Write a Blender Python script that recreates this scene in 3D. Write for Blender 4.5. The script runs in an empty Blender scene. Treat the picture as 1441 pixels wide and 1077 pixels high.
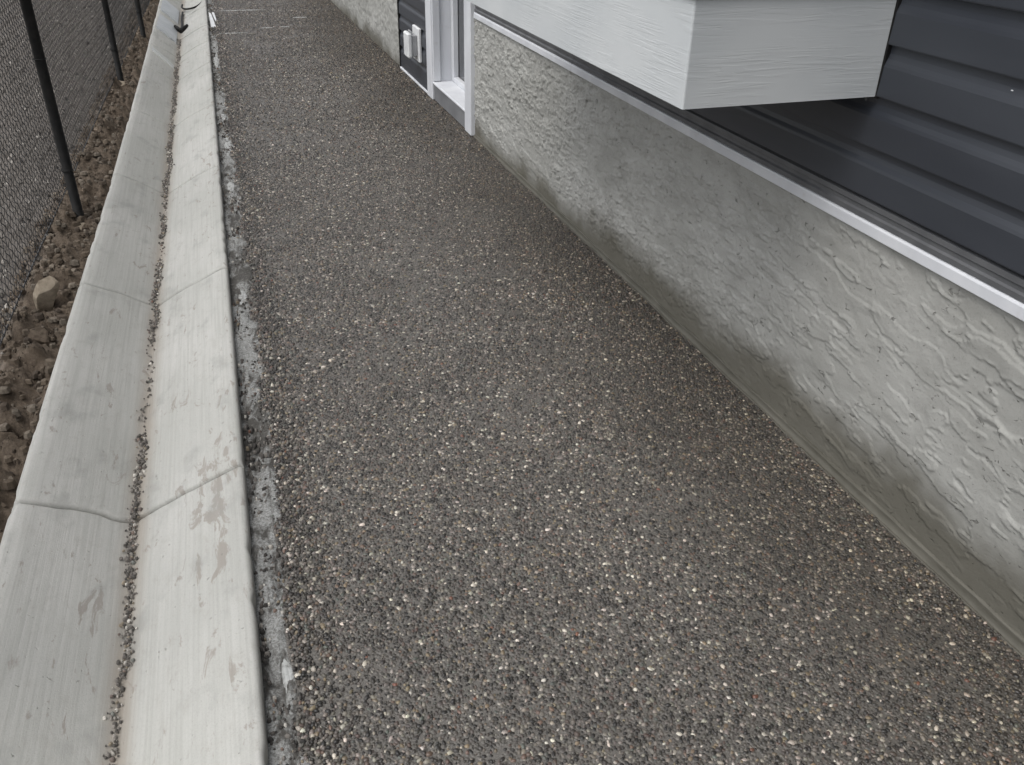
import bpy, math, random
import numpy as np
from mathutils import Matrix, Vector

scene = bpy.context.scene
col = scene.collection
rng = np.random.default_rng(7)
random.seed(7)

# ------------------------------------------------------------------ camera
FPX, PW, PH = 1225.0, 1441.0, 1077.0
CAM_H = 1.5
cd = bpy.data.cameras.new("camera")
cam = bpy.data.objects.new("camera", cd)
col.objects.link(cam)
cd.sensor_width = 36.0
cd.lens = FPX / PW * 36.0
cd.clip_start = 0.02
cd.clip_end = 500.0
_pp = np.array([PW / 2, PH / 2])
_down = np.array([675 - _pp[0], 2570 - _pp[1], FPX]); _down /= np.linalg.norm(_down)
_g = np.array([277 - _pp[0], -210 - _pp[1], FPX]); _g -= _down * (_g @ _down); _g /= np.linalg.norm(_g)
_R = np.stack([np.cross(_g, -_down), _g, -_down])      # rows: world axes seen by the lens
cam.matrix_world = Matrix(((_R[0, 0], -_R[0, 1], -_R[0, 2], 0.0),
                           (_R[1, 0], -_R[1, 1], -_R[1, 2], 0.0),
                           (_R[2, 0], -_R[2, 1], -_R[2, 2], CAM_H),
                           (0, 0, 0, 1)))
scene.camera = cam

# ------------------------------------------------------------------ sky, sun, exposure (overcast)
SUN_EL, SUN_AZ = math.radians(63), math.radians(-112)     # azimuth measured from +Y towards +X
world = bpy.data.worlds.new("World")
scene.world = world
world.use_nodes = True
wn = world.node_tree
wn.nodes.clear()
w_out = wn.nodes.new("ShaderNodeOutputWorld")
w_bg = wn.nodes.new("ShaderNodeBackground")
w_sky = wn.nodes.new("ShaderNodeTexSky")
w_hsv = wn.nodes.new("ShaderNodeHueSaturation")
w_sky.sky_type = 'NISHITA'
w_sky.sun_disc = False
w_sky.sun_elevation = SUN_EL
w_sky.sun_rotation = SUN_AZ
w_sky.air_density = 1.0
w_sky.dust_density = 4.0
w_hsv.inputs['Saturation'].default_value = 0.22        # a grey, clouded sky
w_bg.inputs['Strength'].default_value = 0.15
wn.links.new(w_sky.outputs[0], w_hsv.inputs['Color'])
wn.links.new(w_hsv.outputs[0], w_bg.inputs['Color'])
wn.links.new(w_bg.outputs[0], w_out.inputs['Surface'])
sd = bpy.data.lights.new("sun", 'SUN')
sd.energy = 0.42
sd.angle = math.radians(40)
sd.color = (1.0, 0.975, 0.94)
sun = bpy.data.objects.new("sun", sd)
col.objects.link(sun)
_sv = Vector((math.sin(SUN_AZ) * math.cos(SUN_EL), math.cos(SUN_AZ) * math.cos(SUN_EL), math.sin(SUN_EL)))
sun.rotation_euler = _sv.to_track_quat('Z', 'Y').to_euler()
scene.view_settings.view_transform = 'Standard'
scene.view_settings.look = 'None'
scene.view_settings.gamma = 1.0
scene.view_settings.exposure = 0.62
scene.view_settings.use_curve_mapping = False

# ------------------------------------------------------------------ helpers: meshes
def mesh_np(name, verts, faces, smooth=True):
    """verts (n,3); faces (m,k) with k = 3 or 4, or a list of such arrays"""
    if not isinstance(faces, list):
        faces = [faces]
    me = bpy.data.meshes.new(name)
    me.vertices.add(len(verts))
    me.vertices.foreach_set("co", np.asarray(verts, np.float32).ravel())
    loops = np.concatenate([f.ravel() for f in faces]).astype(np.int32)
    tot = np.concatenate([np.full(len(f), f.shape[1], np.int32) for f in faces])
    start = np.concatenate([[0], np.cumsum(tot)[:-1]]).astype(np.int32)
    me.loops.add(len(loops))
    me.loops.foreach_set("vertex_index", loops)
    me.polygons.add(len(tot))
    me.polygons.foreach_set("loop_start", start)
    me.polygons.foreach_set("loop_total", tot)
    me.polygons.foreach_set("use_smooth", np.full(len(tot), smooth, bool))
    me.update(calc_edges=True)
    return me

def link(name, me, mat=None, parent=None, loc=None, rot=None):
    o = bpy.data.objects.new(name, me)
    col.objects.link(o)
    if mat is not None and me is not None and len(me.materials) == 0:
        me.materials.append(mat)
    if parent is not None:
        o.parent = parent
    if loc is not None:
        o.location = loc
    if rot is not None:
        o.rotation_euler = rot
    return o

def tag(o, label, cat, group=None):
    o["label"] = label
    o["category"] = cat
    if group:
        o["group"] = group
    return o

def thing(name, label, cat, loc=(0, 0, 0), rz=0.0, group=None):
    o = bpy.data.objects.new(name, None)
    o.empty_display_size = 0.1
    col.objects.link(o)
    o.location = loc
    o.rotation_euler = (0, 0, rz)
    return tag(o, label, cat, group)

def kind(o, k):
    o["kind"] = k
    return o

def grid(nu, nv, off=0):
    i = np.arange(nu - 1)[:, None]
    j = np.arange(nv - 1)[None, :]
    a = i * nv + j
    return (np.stack([a, a + nv, a + nv + 1, a + 1], -1).reshape(-1, 4) + off)

def boxes_mesh(name, boxes, bevel=0.0):
    """boxes: (x0,x1,y0,y1,z0,z1); with a chamfer of bevel on every edge"""
    V, F4, F3 = [], [], []
    n = 0
    for (x0, x1, y0, y1, z0, z1) in boxes:
        b = min(bevel, 0.45 * min(x1 - x0, y1 - y0, z1 - z0))
        if b <= 0:
            v = [(x, y, z) for x in (x0, x1) for y in (y0, y1) for z in (z0, z1)]
            V += v
            F4 += [[n + q for q in f] for f in ((0, 1, 3, 2), (4, 6, 7, 5), (0, 4, 5, 1), (2, 3, 7, 6), (0, 2, 6, 4), (1, 5, 7, 3))]
            n += 8
            continue
        lo = (x0, y0, z0); hi = (x1, y1, z1)
        idx = {}
        for sx in (0, 1):
            for sy in (0, 1):
                for sz in (0, 1):
                    s = (sx, sy, sz)
                    for ax in range(3):
                        p = []
                        for k in range(3):
                            c = hi[k] if s[k] else lo[k]
                            if k != ax:
                                c += -b if s[k] else b
                            p.append(c)
                        idx[(s, ax)] = n; V.append(tuple(p)); n += 1
        for ax in range(3):
            o1, o2 = [k for k in range(3) if k != ax]
            for s in (0, 1):
                q = []
                for (a, c) in ((0, 0), (1, 0), (1, 1), (0, 1)):
                    t = [0, 0, 0]; t[ax] = s; t[o1] = a; t[o2] = c
                    q.append(idx[(tuple(t), ax)])
                if (s == 1) != (ax != 1):
                    q = q[::-1]
                F4.append(q)
        for ax in range(3):            # chamfer strips along edges parallel to ax
            o1, o2 = [k for k in range(3) if k != ax]
            for a in (0, 1):
                for c in (0, 1):
                    t0 = [0, 0, 0]; t0[o1] = a; t0[o2] = c
                    t1 = list(t0); t1[ax] = 1
                    F4.append([idx[(tuple(t0), o1)], idx[(tuple(t1), o1)], idx[(tuple(t1), o2)], idx[(tuple(t0), o2)]])
        for sx in (0, 1):
            for sy in (0, 1):
                for sz in (0, 1):
                    s = (sx, sy, sz)
                    F3.append([idx[(s, 0)], idx[(s, 1)], idx[(s, 2)]])
    fs = [np.array(F4)]
    if F3:
        fs.append(np.array(F3))
    me = mesh_np(name, np.array(V, float), fs, smooth=False)
    import bmesh
    bm = bmesh.new(); bm.from_mesh(me)
    bmesh.ops.recalc_face_normals(bm, faces=bm.faces)
    bm.to_mesh(me); bm.free()
    return me

def extrude_y(name, prof, y0, y1, ny=2, closed=False, caps=False, smooth=False, fn=None):
    """profile (x,z) swept along y"""
    prof = np.asarray(prof, float)
    ys = np.linspace(y0, y1, ny)
    k = len(prof)
    V = np.zeros((ny, k, 3))
    V[:, :, 0] = prof[None, :, 0]
    V[:, :, 2] = prof[None, :, 1]
    V[:, :, 1] = ys[:, None]
    if fn:
        V = fn(V)
    V = V.reshape(-1, 3)
    F = grid(ny, k)
    if closed:
        i = np.arange(ny - 1)
        a = i * k + k - 1
        F = np.concatenate([F, np.stack([a, a + k, i * k + k, i * k], -1)])
    me = mesh_np(name, V, F, smooth)
    import bmesh
    if caps:
        bm = bmesh.new(); bm.from_mesh(me); bm.verts.ensure_lookup_table()
        bm.faces.new([bm.verts[i] for i in range(k)])
        bm.faces.new([bm.verts[(ny - 1) * k + i] for i in range(k)][::-1])
        bmesh.ops.recalc_face_normals(bm, faces=bm.faces)
        bm.to_mesh(me); bm.free()
    return me

def tube(name, pts, r, sides=8, cap=True):
    pts = np.asarray(pts, float)
    n = len(pts)
    rr = np.full(n, r) if np.isscalar(r) else np.asarray(r, float)
    T = np.gradient(pts, axis=0)
    T /= np.linalg.norm(T, axis=1)[:, None]
    ref = np.array([0.13, 0.07, 0.99])
    if abs(T[0] @ ref) > 0.9:
        ref = np.array([1.0, 0.05, 0.0])
    A = np.cross(T, ref); A /= np.linalg.norm(A, axis=1)[:, None]
    B = np.cross(T, A)
    th = np.linspace(0, 2 * np.pi, sides, endpoint=False)
    V = pts[:, None] + rr[:, None, None] * (A[:, None] * np.cos(th)[None, :, None] + B[:, None] * np.sin(th)[None, :, None])
    F = grid(n, sides)
    i = np.arange(n - 1); a = i * sides + sides - 1
    F = np.concatenate([F, np.stack([a, a + sides, i * sides + sides, i * sides], -1)])
    V = V.reshape(-1, 3)
    fs = [F]
    if cap:
        m = len(V)
        V = np.concatenate([V, pts[:1], pts[-1:]])
        j = np.arange(sides); jn = (j + 1) % sides
        fs.append(np.stack([np.full(sides, m), jn, j], -1))
        fs.append(np.stack([np.full(sides, m + 1), (n - 1) * sides + j, (n - 1) * sides + jn], -1))
    return mesh_np(name, V, fs, True)

# ------------------------------------------------------------------ helpers: numpy noise
def vnoise(x, y, seed=0):
    """smooth lattice noise, roughly 0..1"""
    xi = np.floor(x).astype(np.int64); yi = np.floor(y).astype(np.int64)
    fx = x - xi; fy = y - yi
    fx = fx * fx * fx * (fx * (fx * 6 - 15) + 10)
    fy = fy * fy * fy * (fy * (fy * 6 - 15) + 10)
    def h(a, b):
        n = (a * 374761393 + b * 668265263 + seed * 2147483647 + 1013904223) & 0xFFFFFFFF
        n = ((n ^ (n >> 13)) * 1274126177) & 0xFFFFFFFF
        n = ((n ^ (n >> 16)) * 2246822519) & 0xFFFFFFFF
        return ((n ^ (n >> 13)) & 0xFFFFFF) / float(0xFFFFFF)
    return (h(xi, yi) * (1 - fx) + h(xi + 1, yi) * fx) * (1 - fy) + (h(xi, yi + 1) * (1 - fx) + h(xi + 1, yi + 1) * fx) * fy

def fbm(x, y, seed=0, oct=4, gain=0.5):
    s = 0; a = 1; t = 0
    for o in range(oct):
        s = s + a * vnoise(x * 2 ** o + 17.3 * o, y * 2 ** o - 9.1 * o, seed + o)
        t += a; a *= gain
    return s / t

def sstep(a, b, x):
    t = np.clip((x - a) / (b - a), 0, 1)
    return t * t * (3 - 2 * t)

# ------------------------------------------------------------------ helpers: materials
class NT:
    def __init__(self, name):
        self.m = bpy.data.materials.new(name)
        self.m.use_nodes = True
        self.t = self.m.node_tree
        self.b = self.t.nodes["Principled BSDF"]
        self.pos = self.t.nodes.new("ShaderNodeNewGeometry").outputs['Position']
    def new(self, typ, **kw):
        n = self.t.nodes.new(typ)
        for k, v in kw.items():
            setattr(n, k, v)
        return n
    def link(self, a, b):
        self.t.links.new(a, b)
    def put(self, sock, v):
        if isinstance(v, bpy.types.NodeSocket):
            self.link(v, sock)
        elif isinstance(v, (tuple, list)) and len(v) == 3 and sock.type == 'RGBA':
            sock.default_value = (*v, 1)
        else:
            sock.default_value = v
    def scaled(self, sx, sy, sz, src=None):
        n = self.new("ShaderNodeMapping")
        n.inputs['Scale'].default_value = (sx, sy, sz)
        self.link(src or self.pos, n.inputs['Vector'])
        return n.outputs[0]
    def noise(self, vec, scale, detail=3, rough=0.5, dist=0.0):
        n = self.new("ShaderNodeTexNoise")
        self.link(vec, n.inputs['Vector'])
        n.inputs['Scale'].default_value = scale
        n.inputs['Detail'].default_value = detail
        n.inputs['Roughness'].default_value = rough
        n.inputs['Distortion'].default_value = dist
        return n.outputs['Fac']
    def voro(self, vec, scale, feature='F1', out='Distance', rand=1.0):
        n = self.new("ShaderNodeTexVoronoi", feature=feature)
        self.link(vec, n.inputs['Vector'])
        n.inputs['Scale'].default_value = scale
        n.inputs['Randomness'].default_value = rand
        return n.outputs[out]
    def step(self, a, b, v, lo=0.0, hi=1.0):
        n = self.new("ShaderNodeMapRange", interpolation_type='SMOOTHSTEP')
        self.put(n.inputs['Value'], v)
        n.inputs['From Min'].default_value = a
        n.inputs['From Max'].default_value = b
        n.inputs['To Min'].default_value = lo
        n.inputs['To Max'].default_value = hi
        return n.outputs[0]
    def math(self, op, a, b=None):
        n = self.new("ShaderNodeMath", operation=op)
        self.put(n.inputs[0], a)
        if b is not None:
            self.put(n.inputs[1], b)
        return n.outputs[0]
    def mix(self, fac, a, b, mode='MIX'):
        n = self.new("ShaderNodeMix", data_type='RGBA', blend_type=mode)
        self.put(n.inputs[0], fac)
        self.put(n.inputs[6], a)
        self.put(n.inputs[7], b)
        return n.outputs[2]
    def xyz(self):
        n = self.new("ShaderNodeSeparateXYZ")
        self.link(self.pos, n.inputs[0])
        return n.outputs
    def bump(self, h, dist, strength=1.0, prev=None):
        n = self.new("ShaderNodeBump")
        self.link(h, n.inputs['Height'])
        n.inputs['Distance'].default_value = dist
        n.inputs['Strength'].default_value = strength
        if prev is not None:
            self.link(prev, n.inputs['Normal'])
        return n.outputs[0]
    def done(self, color, rough=0.8, normal=None, metallic=0.0, spec=0.5):
        self.put(self.b.inputs['Base Color'], color)
        self.put(self.b.inputs['Roughness'], rough)
        self.put(self.b.inputs['Metallic'], metallic)
        self.put(self.b.inputs['Specular IOR Level'], spec)
        if normal is not None:
            self.link(normal, self.b.inputs['Normal'])
        return self.m

M = {}
WX, WS = 1.55, -0.024                      # wall line: x = WX + WS*y

# poured gutter concrete, brushed lengthwise
n = NT("gutter_concrete")
x, y, z = n.xyz()
big = n.noise(n.scaled(2.2, 1.3, 2.2), 1.0, 4)
broom = n.noise(n.scaled(110, 2.2, 110), 1.0, 3, 0.6)
fine = n.noise(n.pos, 260, 3, 0.7)
c = n.mix(n.step(0.3, 0.7, big), (0.415, 0.415, 0.388), (0.48, 0.476, 0.45))
c = n.mix(n.step(0.35, 0.75, broom, 0.0, 0.45), c, (0.31, 0.312, 0.285))
c = n.mix(n.step(0.45, 0.75, fine, 0.0, 0.35), c, (0.27, 0.27, 0.25))
dch = n.math('ABSOLUTE', n.math('ADD', x, 0.415))                     # distance from the channel
silt = n.math('MULTIPLY', n.step(0.075, 0.012, n.math('ADD', dch, n.math('MULTIPLY', n.noise(n.scaled(14, 3, 14), 1.0, 4), 0.04))), 0.75)
c = n.mix(silt, c, (0.27, 0.23, 0.185))
# muddy smears towards the lip beside the walkway
lip = n.step(-0.27, -0.13, x)
sm = n.noise(n.scaled(26, 9, 26), 1.0, 6, 0.68, 0.6)
spot = n.math('MULTIPLY', n.step(0.42, 0.05, n.math('ABSOLUTE', n.math('ADD', y, -1.95))), n.step(0.09, 0.02, n.math('ABSOLUTE', n.math('ADD', x, 0.205))))
thr = n.math('SUBTRACT', n.math('ADD', sm, n.math('MULTIPLY', lip, 0.04)), n.math('MULTIPLY', n.math('SUBTRACT', 1.0, spot), 0.13))
c = n.mix(n.step(0.47, 0.55, thr, 0.0, 0.62), c, (0.235, 0.205, 0.175))
# scattered small dirt specks and pits
pk = n.voro(n.pos, 55)
pk2 = n.noise(n.pos, 9, 3)
pit = n.math('MULTIPLY', n.step(0.66, 0.74, n.noise(n.scaled(75, 60, 75), 1.0, 3, 0.6)), n.step(0.45, 0.6, pk2))
c = n.mix(n.math('MULTIPLY', pit, 0.4), c, (0.17, 0.16, 0.14))
bl = n.noise(n.scaled(9, 5, 9), 1.0, 5, 0.6)
c = n.mix(n.step(0.54, 0.72, bl, 0.0, 0.5), c, (0.26, 0.262, 0.245))
c = n.mix(n.step(0.5, 0.75, n.noise(n.scaled(30, 16, 30), 1.0, 6, 0.7), 0.0, 0.35), c, (0.30, 0.285, 0.255))
b1 = n.bump(broom, 0.0012, 0.6)
b1 = n.bump(fine, 0.0008, 0.5, b1)
b1 = n.bump(n.math('SUBTRACT', 1.0, pit), 0.003, 0.8, b1)
M['gutter'] = n.done(c, 0.78, b1, spec=0.3)

# cement paste between the stones of the walkway
n = NT("walk_cement")
fine = n.noise(n.pos, 420, 3, 0.7)
big = n.noise(n.pos, 2.2, 4)
vd = n.voro(n.pos, 105)
vc = n.voro(n.pos, 105, out='Color')
sep = n.new("ShaderNodeSeparateColor"); n.link(vc, sep.inputs[0])
ramp = n.new("ShaderNodeValToRGB"); n.link(sep.outputs[0], ramp.inputs[0])
cr = ramp.color_ramp; cr.interpolation = 'CONSTANT'
cols = [(0.0, (0.035, 0.033, 0.031)), (0.2, (0.085, 0.08, 0.075)), (0.45, (0.14, 0.13, 0.12)), (0.68, (0.11, 0.085, 0.075)), (0.8, (0.21, 0.20, 0.185)), (0.93, (0.36, 0.35, 0.33))]
cr.elements[0].position = 0.0; cr.elements[0].color = (*cols[0][1], 1)
cr.elements[1].position = cols[1][0]; cr.elements[1].color = (*cols[1][1], 1)
for p_, c_ in cols[2:]:
    e = cr.elements.new(p_); e.color = (*c_, 1)
yy = n.xyz()[1]
paste = n.mix(n.step(0.3, 0.7, fine), (0.068, 0.063, 0.056), (0.180, 0.170, 0.155))
c = n.mix(n.math('MULTIPLY', n.step(0.55, 0.40, vd), n.step(5.0, 9.0, yy)), paste, ramp.outputs[0])
c = n.mix(n.step(0.35, 0.7, big, 0.0, 0.3), c, (0.10, 0.09, 0.08))
xx = n.xyz()[0]
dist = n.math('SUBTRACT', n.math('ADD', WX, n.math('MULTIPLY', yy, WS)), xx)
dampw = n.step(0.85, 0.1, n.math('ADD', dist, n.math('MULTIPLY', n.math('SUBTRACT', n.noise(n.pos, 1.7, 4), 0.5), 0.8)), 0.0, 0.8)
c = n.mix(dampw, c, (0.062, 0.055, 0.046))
b1 = n.bump(fine, 0.001, 0.8)
b1 = n.bump(n.step(0.6, 0.1, vd), 0.003, 0.8, b1)
M['walk'] = n.done(c, 0.5, b1, spec=0.4)

# washed stones, colour carried by each stone
n = NT("aggregate_stone")
at = n.new("ShaderNodeAttribute", attribute_name="stone")
fine = n.noise(n.pos, 600, 2, 0.6)
c = n.mix(n.step(0.3, 0.75, fine, 0.0, 0.35), at.outputs['Color'], (0.05, 0.048, 0.045))
M['stone'] = n.done(c, n.step(0.3, 0.7, n.noise(n.pos, 3.0, 3), 0.30, 0.50), n.bump(fine, 0.0005, 0.5), spec=0.5)

n = NT("loose_stone")
at = n.new("ShaderNodeAttribute", attribute_name="stone")
fine = n.noise(n.pos, 160, 4, 0.65)
c = n.mix(n.step(0.3, 0.75, fine, 0.0, 0.45), at.outputs['Color'], (0.07, 0.06, 0.05))
M['loose'] = n.done(c, 0.9, n.bump(fine, 0.003, 0.8), spec=0.25)

# parged foundation wall
n = NT("parging")
x, y, z = n.xyz()
big = n.noise(n.scaled(3, 1.6, 3), 1.0, 4, 0.6)
mid = n.noise(n.scaled(16, 9, 20), 1.0, 5, 0.62)
fine = n.noise(n.pos, 180, 4, 0.7)
c = n.mix(n.step(0.3, 0.7, big), (0.315, 0.315, 0.295), (0.40, 0.40, 0.38))
c = n.mix(n.step(0.4, 0.75, mid, 0.0, 0.45), c, (0.235, 0.235, 0.218))
c = n.mix(n.step(0.5, 0.8, fine, 0.0, 0.4), c, (0.165, 0.163, 0.15))
yw = n.noise(n.scaled(2, 2.3, 2), 1.0, 4, 0.55)
pits = n.step(0.63, 0.72, n.noise(n.scaled(55, 34, 62), 1.0, 4, 0.6, 0.8))
c = n.mix(n.math('MULTIPLY', pits, 0.55), c, (0.10, 0.098, 0.088))
# rising damp
top = n.math('ADD', n.step(1.0, 5.2, y, 0.165, 0.05), n.math('MULTIPLY', n.math('SUBTRACT', yw, 0.5), 0.36))
top = n.math('ADD', top, n.math('MULTIPLY', n.math('SUBTRACT', mid, 0.5), 0.04))
wet = n.step(-0.10, 0.06, n.math('SUBTRACT', top, z))
c = n.mix(n.math('MULTIPLY', wet, 0.85), c, (0.095, 0.088, 0.068))
b1 = n.bump(mid, 0.003, 0.35)
b1 = n.bump(fine, 0.0018, 0.6, b1)
b1 = n.bump(n.math('SUBTRACT', 1.0, pits), 0.004, 0.8, b1)
M['parge'] = n.done(c, n.step(0.0, 1.0, wet, 0.96, 0.75), b1, spec=0.12)

# smooth cement cove at the foot of the wall
n = NT("cove_cement")
mid = n.noise(n.scaled(30, 6, 30), 1.0, 5, 0.6)
fine = n.noise(n.pos, 300, 3, 0.7)
c = n.mix(n.step(0.3, 0.7, mid), (0.070, 0.066, 0.052), (0.115, 0.109, 0.090))
c = n.mix(n.step(0.5, 0.8, fine, 0.0, 0.4), c, (0.07, 0.065, 0.055))
M['cove'] = n.done(c, 0.6, n.bump(mid, 0.003, 0.5, n.bump(fine, 0.001, 0.5)), spec=0.4)

# charcoal vinyl siding
n = NT("charcoal_siding")
big = n.noise(n.scaled(2, 1.2, 5), 1.0, 3)
gr = n.noise(n.scaled(60, 5, 160), 1.0, 3, 0.6)
c = n.mix(n.step(0.3, 0.7, big), (0.030, 0.034, 0.043), (0.039, 0.044, 0.054))
c = n.mix(n.step(0.62, 0.8, n.noise(n.scaled(7, 4, 9), 1.0, 4), 0.0, 0.35), c, (0.075, 0.078, 0.085))
M['siding'] = n.done(c, n.step(0.3, 0.7, big, 0.31, 0.44), n.bump(gr, 0.0006, 0.35), spec=0.6)

# white woodgrain cladding board
n = NT("white_board")
wv = n.noise(n.scaled(5, 3.2, 105), 1.0, 3, 0.55, 1.2)
mask = n.noise(n.scaled(4, 4, 12), 1.0, 2)
ridge = n.math('MULTIPLY', n.step(0.46, 0.56, wv), n.step(0.38, 0.6, mask))
big = n.noise(n.pos, 3.0, 3)
c = n.mix(n.step(0.3, 0.7, big), (0.50, 0.525, 0.535), (0.57, 0.59, 0.595))
M['board'] = n.done(c, 0.5, n.bump(ridge, 0.0011, 0.38), spec=0.4)

n = NT("white_trim")
c = n.mix(n.step(0.35, 0.7, n.noise(n.scaled(8, 8, 2.5), 1.0, 4)), (0.58, 0.595, 0.625), (0.66, 0.675, 0.70))
c = n.mix(n.step(0.58, 0.75, n.noise(n.pos, 22, 4), 0.0, 0.25), c, (0.42, 0.41, 0.39))
M['trim'] = n.done(c, 0.45, n.bump(n.noise(n.pos, 60, 2), 0.0004, 0.4), spec=0.4)

n = NT("grey_flashing")
c = n.mix(n.step(0.3, 0.7, n.noise(n.scaled(6, 6, 6), 1.0, 4)), (0.17, 0.175, 0.185), (0.23, 0.235, 0.245))
M['flash'] = n.done(c, 0.45, n.bump(n.noise(n.pos, 40, 3), 0.0008, 0.4), metallic=0.2)

n = NT("dark_trim")
c = n.mix(n.step(0.3, 0.7, n.noise(n.pos, 12, 3)), (0.030, 0.032, 0.037), (0.043, 0.045, 0.05))
M['dark'] = n.done(c, 0.5, n.bump(n.noise(n.pos, 70, 2), 0.0004, 0.4))

n = NT("slate_strip")
c = n.mix(n.step(0.3, 0.7, n.noise(n.pos, 12, 3)), (0.085, 0.088, 0.093), (0.115, 0.118, 0.123))
M['strip'] = n.done(c, 0.5, n.bump(n.noise(n.pos, 70, 2), 0.0004, 0.4))

n = NT("black_paint")
c = n.mix(n.step(0.4, 0.75, n.noise(n.pos, 30, 4)), (0.007, 0.007, 0.007), (0.016, 0.015, 0.014))
M['black'] = n.done(c, 0.6, n.bump(n.noise(n.pos, 90, 2), 0.0005, 0.4), spec=0.25)

n = NT("galvanised_wire")
c = n.mix(n.step(0.35, 0.7, n.noise(n.pos, 25, 3)), (0.055, 0.055, 0.058), (0.13, 0.13, 0.13))
M['wire'] = n.done(c, 0.5, metallic=0.5)

n = NT("window_glass")
n.b.inputs['Coat Weight'].default_value = 0.4
c = n.mix(n.step(0.3, 0.7, n.noise(n.pos, 5, 2)), (0.020, 0.022, 0.026), (0.028, 0.030, 0.034))
M['glass'] = n.done(c, 0.06, spec=0.6)

# bare soil
n = NT("bare_soil")
x, y, z = n.xyz()
big = n.noise(n.pos, 2.5, 4)
mid = n.noise(n.pos, 22, 5, 0.65)
fine = n.noise(n.pos, 120, 5, 0.7)
c = n.mix(n.step(0.3, 0.7, mid), (0.085, 0.065, 0.047), (0.175, 0.140, 0.108))
c = n.mix(n.step(0.4, 0.7, fine, 0.0, 0.55), c, (0.055, 0.043, 0.033))
grey = n.mix(n.step(0.3, 0.7, mid), (0.080, 0.071, 0.062), (0.155, 0.141, 0.127))
grey = n.mix(n.step(0.45, 0.75, fine, 0.0, 0.6), grey, (0.05, 0.045, 0.04))
far = n.step(-0.84, -1.02, n.math('ADD', x, n.math('MULTIPLY', n.math('SUBTRACT', big, 0.5), 0.12)))
c = n.mix(far, c, grey)
M['soil'] = n.done(c, 0.95, n.bump(mid, 0.012, 0.6, n.bump(fine, 0.006, 0.8)), spec=0.2)

# cement slurry that ran over along the walkway edge
n = NT("cement_slurry")
mid = n.noise(n.scaled(34, 12, 34), 1.0, 5, 0.65, 0.5)
big = n.noise(n.scaled(5, 2.4, 5), 1.0, 3)
fine = n.noise(n.pos, 160, 4, 0.7)
z = n.xyz()[2]
c = n.mix(n.step(0.36, 0.55, n.math('ADD', mid, n.math('MULTIPLY', n.math('SUBTRACT', big, 0.5), 0.7))), (0.085, 0.081, 0.074), (0.34, 0.345, 0.335))
c = n.mix(n.step(0.42, 0.62, fine, 0.0, 0.6), c, (0.06, 0.057, 0.05))
c = n.mix(n.step(0.56, 0.68, n.noise(n.pos, 90, 3, 0.6), 0.0, 0.5), c, (0.21, 0.20, 0.185))
M['slurry'] = n.done(c, 0.8, n.bump(mid, 0.008, 0.8, n.bump(fine, 0.006, 0.9)), spec=0.3)

n = NT("pale_cement")
mid = n.noise(n.pos, 70, 4, 0.65)
c = n.mix(n.step(0.3, 0.6, mid), (0.20, 0.20, 0.19), (0.42, 0.43, 0.42))
c = n.mix(n.step(0.62, 0.72, n.noise(n.pos, 110, 3), 0.0, 0.8), c, (0.06, 0.056, 0.05))
M['pale'] = n.done(c, 0.8, n.bump(mid, 0.004, 0.7), spec=0.3)

n = NT("smooth_mortar")
mid = n.noise(n.pos, 30, 4, 0.6)
c = n.mix(n.step(0.3, 0.7, mid), (0.43, 0.44, 0.43), (0.52, 0.53, 0.52))
M['pale_smooth'] = n.done(c, 0.7, n.bump(mid, 0.002, 0.5), spec=0.3)

n = NT("bluish_patch")  # smooth bluish tone of the two far slope patches
mid = n.noise(n.scaled(12, 8, 12), 1.0, 4, 0.6)
c = n.mix(n.step(0.3, 0.7, mid), (0.37, 0.39, 0.40), (0.45, 0.465, 0.475))
M['blue_grey'] = n.done(c, 0.45, n.bump(mid, 0.002, 0.4), spec=0.4)

n = NT("tan_rock")
mid = n.noise(n.pos, 30, 5, 0.65)
c = n.mix(n.step(0.3, 0.7, mid), (0.19, 0.155, 0.115), (0.34, 0.29, 0.225))
M['tan'] = n.done(c, 0.9, n.bump(mid, 0.006, 0.7), spec=0.25)

n = NT("brown_clod")
mid = n.noise(n.pos, 40, 5, 0.65)
c = n.mix(n.step(0.3, 0.7, mid), (0.075, 0.058, 0.043), (0.16, 0.128, 0.098))
M['clod'] = n.done(c, 0.95, n.bump(mid, 0.008, 0.8), spec=0.2)

n = NT("white_plastic")
c = n.mix(n.step(0.3, 0.7, n.noise(n.pos, 15, 3)), (0.62, 0.63, 0.64), (0.72, 0.73, 0.73))
M['plastic'] = n.done(c, 0.4, n.bump(n.noise(n.pos, 80, 2), 0.0004, 0.3))

n = NT("grey_plastic")
c = n.mix(n.step(0.3, 0.7, n.noise(n.pos, 15, 3)), (0.27, 0.275, 0.285), (0.33, 0.335, 0.345))
M['grey'] = n.done(c, 0.45, n.bump(n.noise(n.pos, 80, 2), 0.0004, 0.3))

# ================================================================== THE SETTING
H_ROT = math.atan(0.024)

# wide ground sheet
ys = np.array([-40, -10, 0, 8, 16, 30, 70.0]); xs = np.array([-60, -20, -6, 0, 6, 20, 60.0])
V = np.stack(np.meshgrid(ys, xs, indexing='ij')[::-1] + [np.full((7, 7), -0.22)], -1).reshape(-1, 3)
kind(link("ground", mesh_np("ground", V, grid(7, 7)[:, ::-1], False), M['soil']), "structure")

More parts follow.
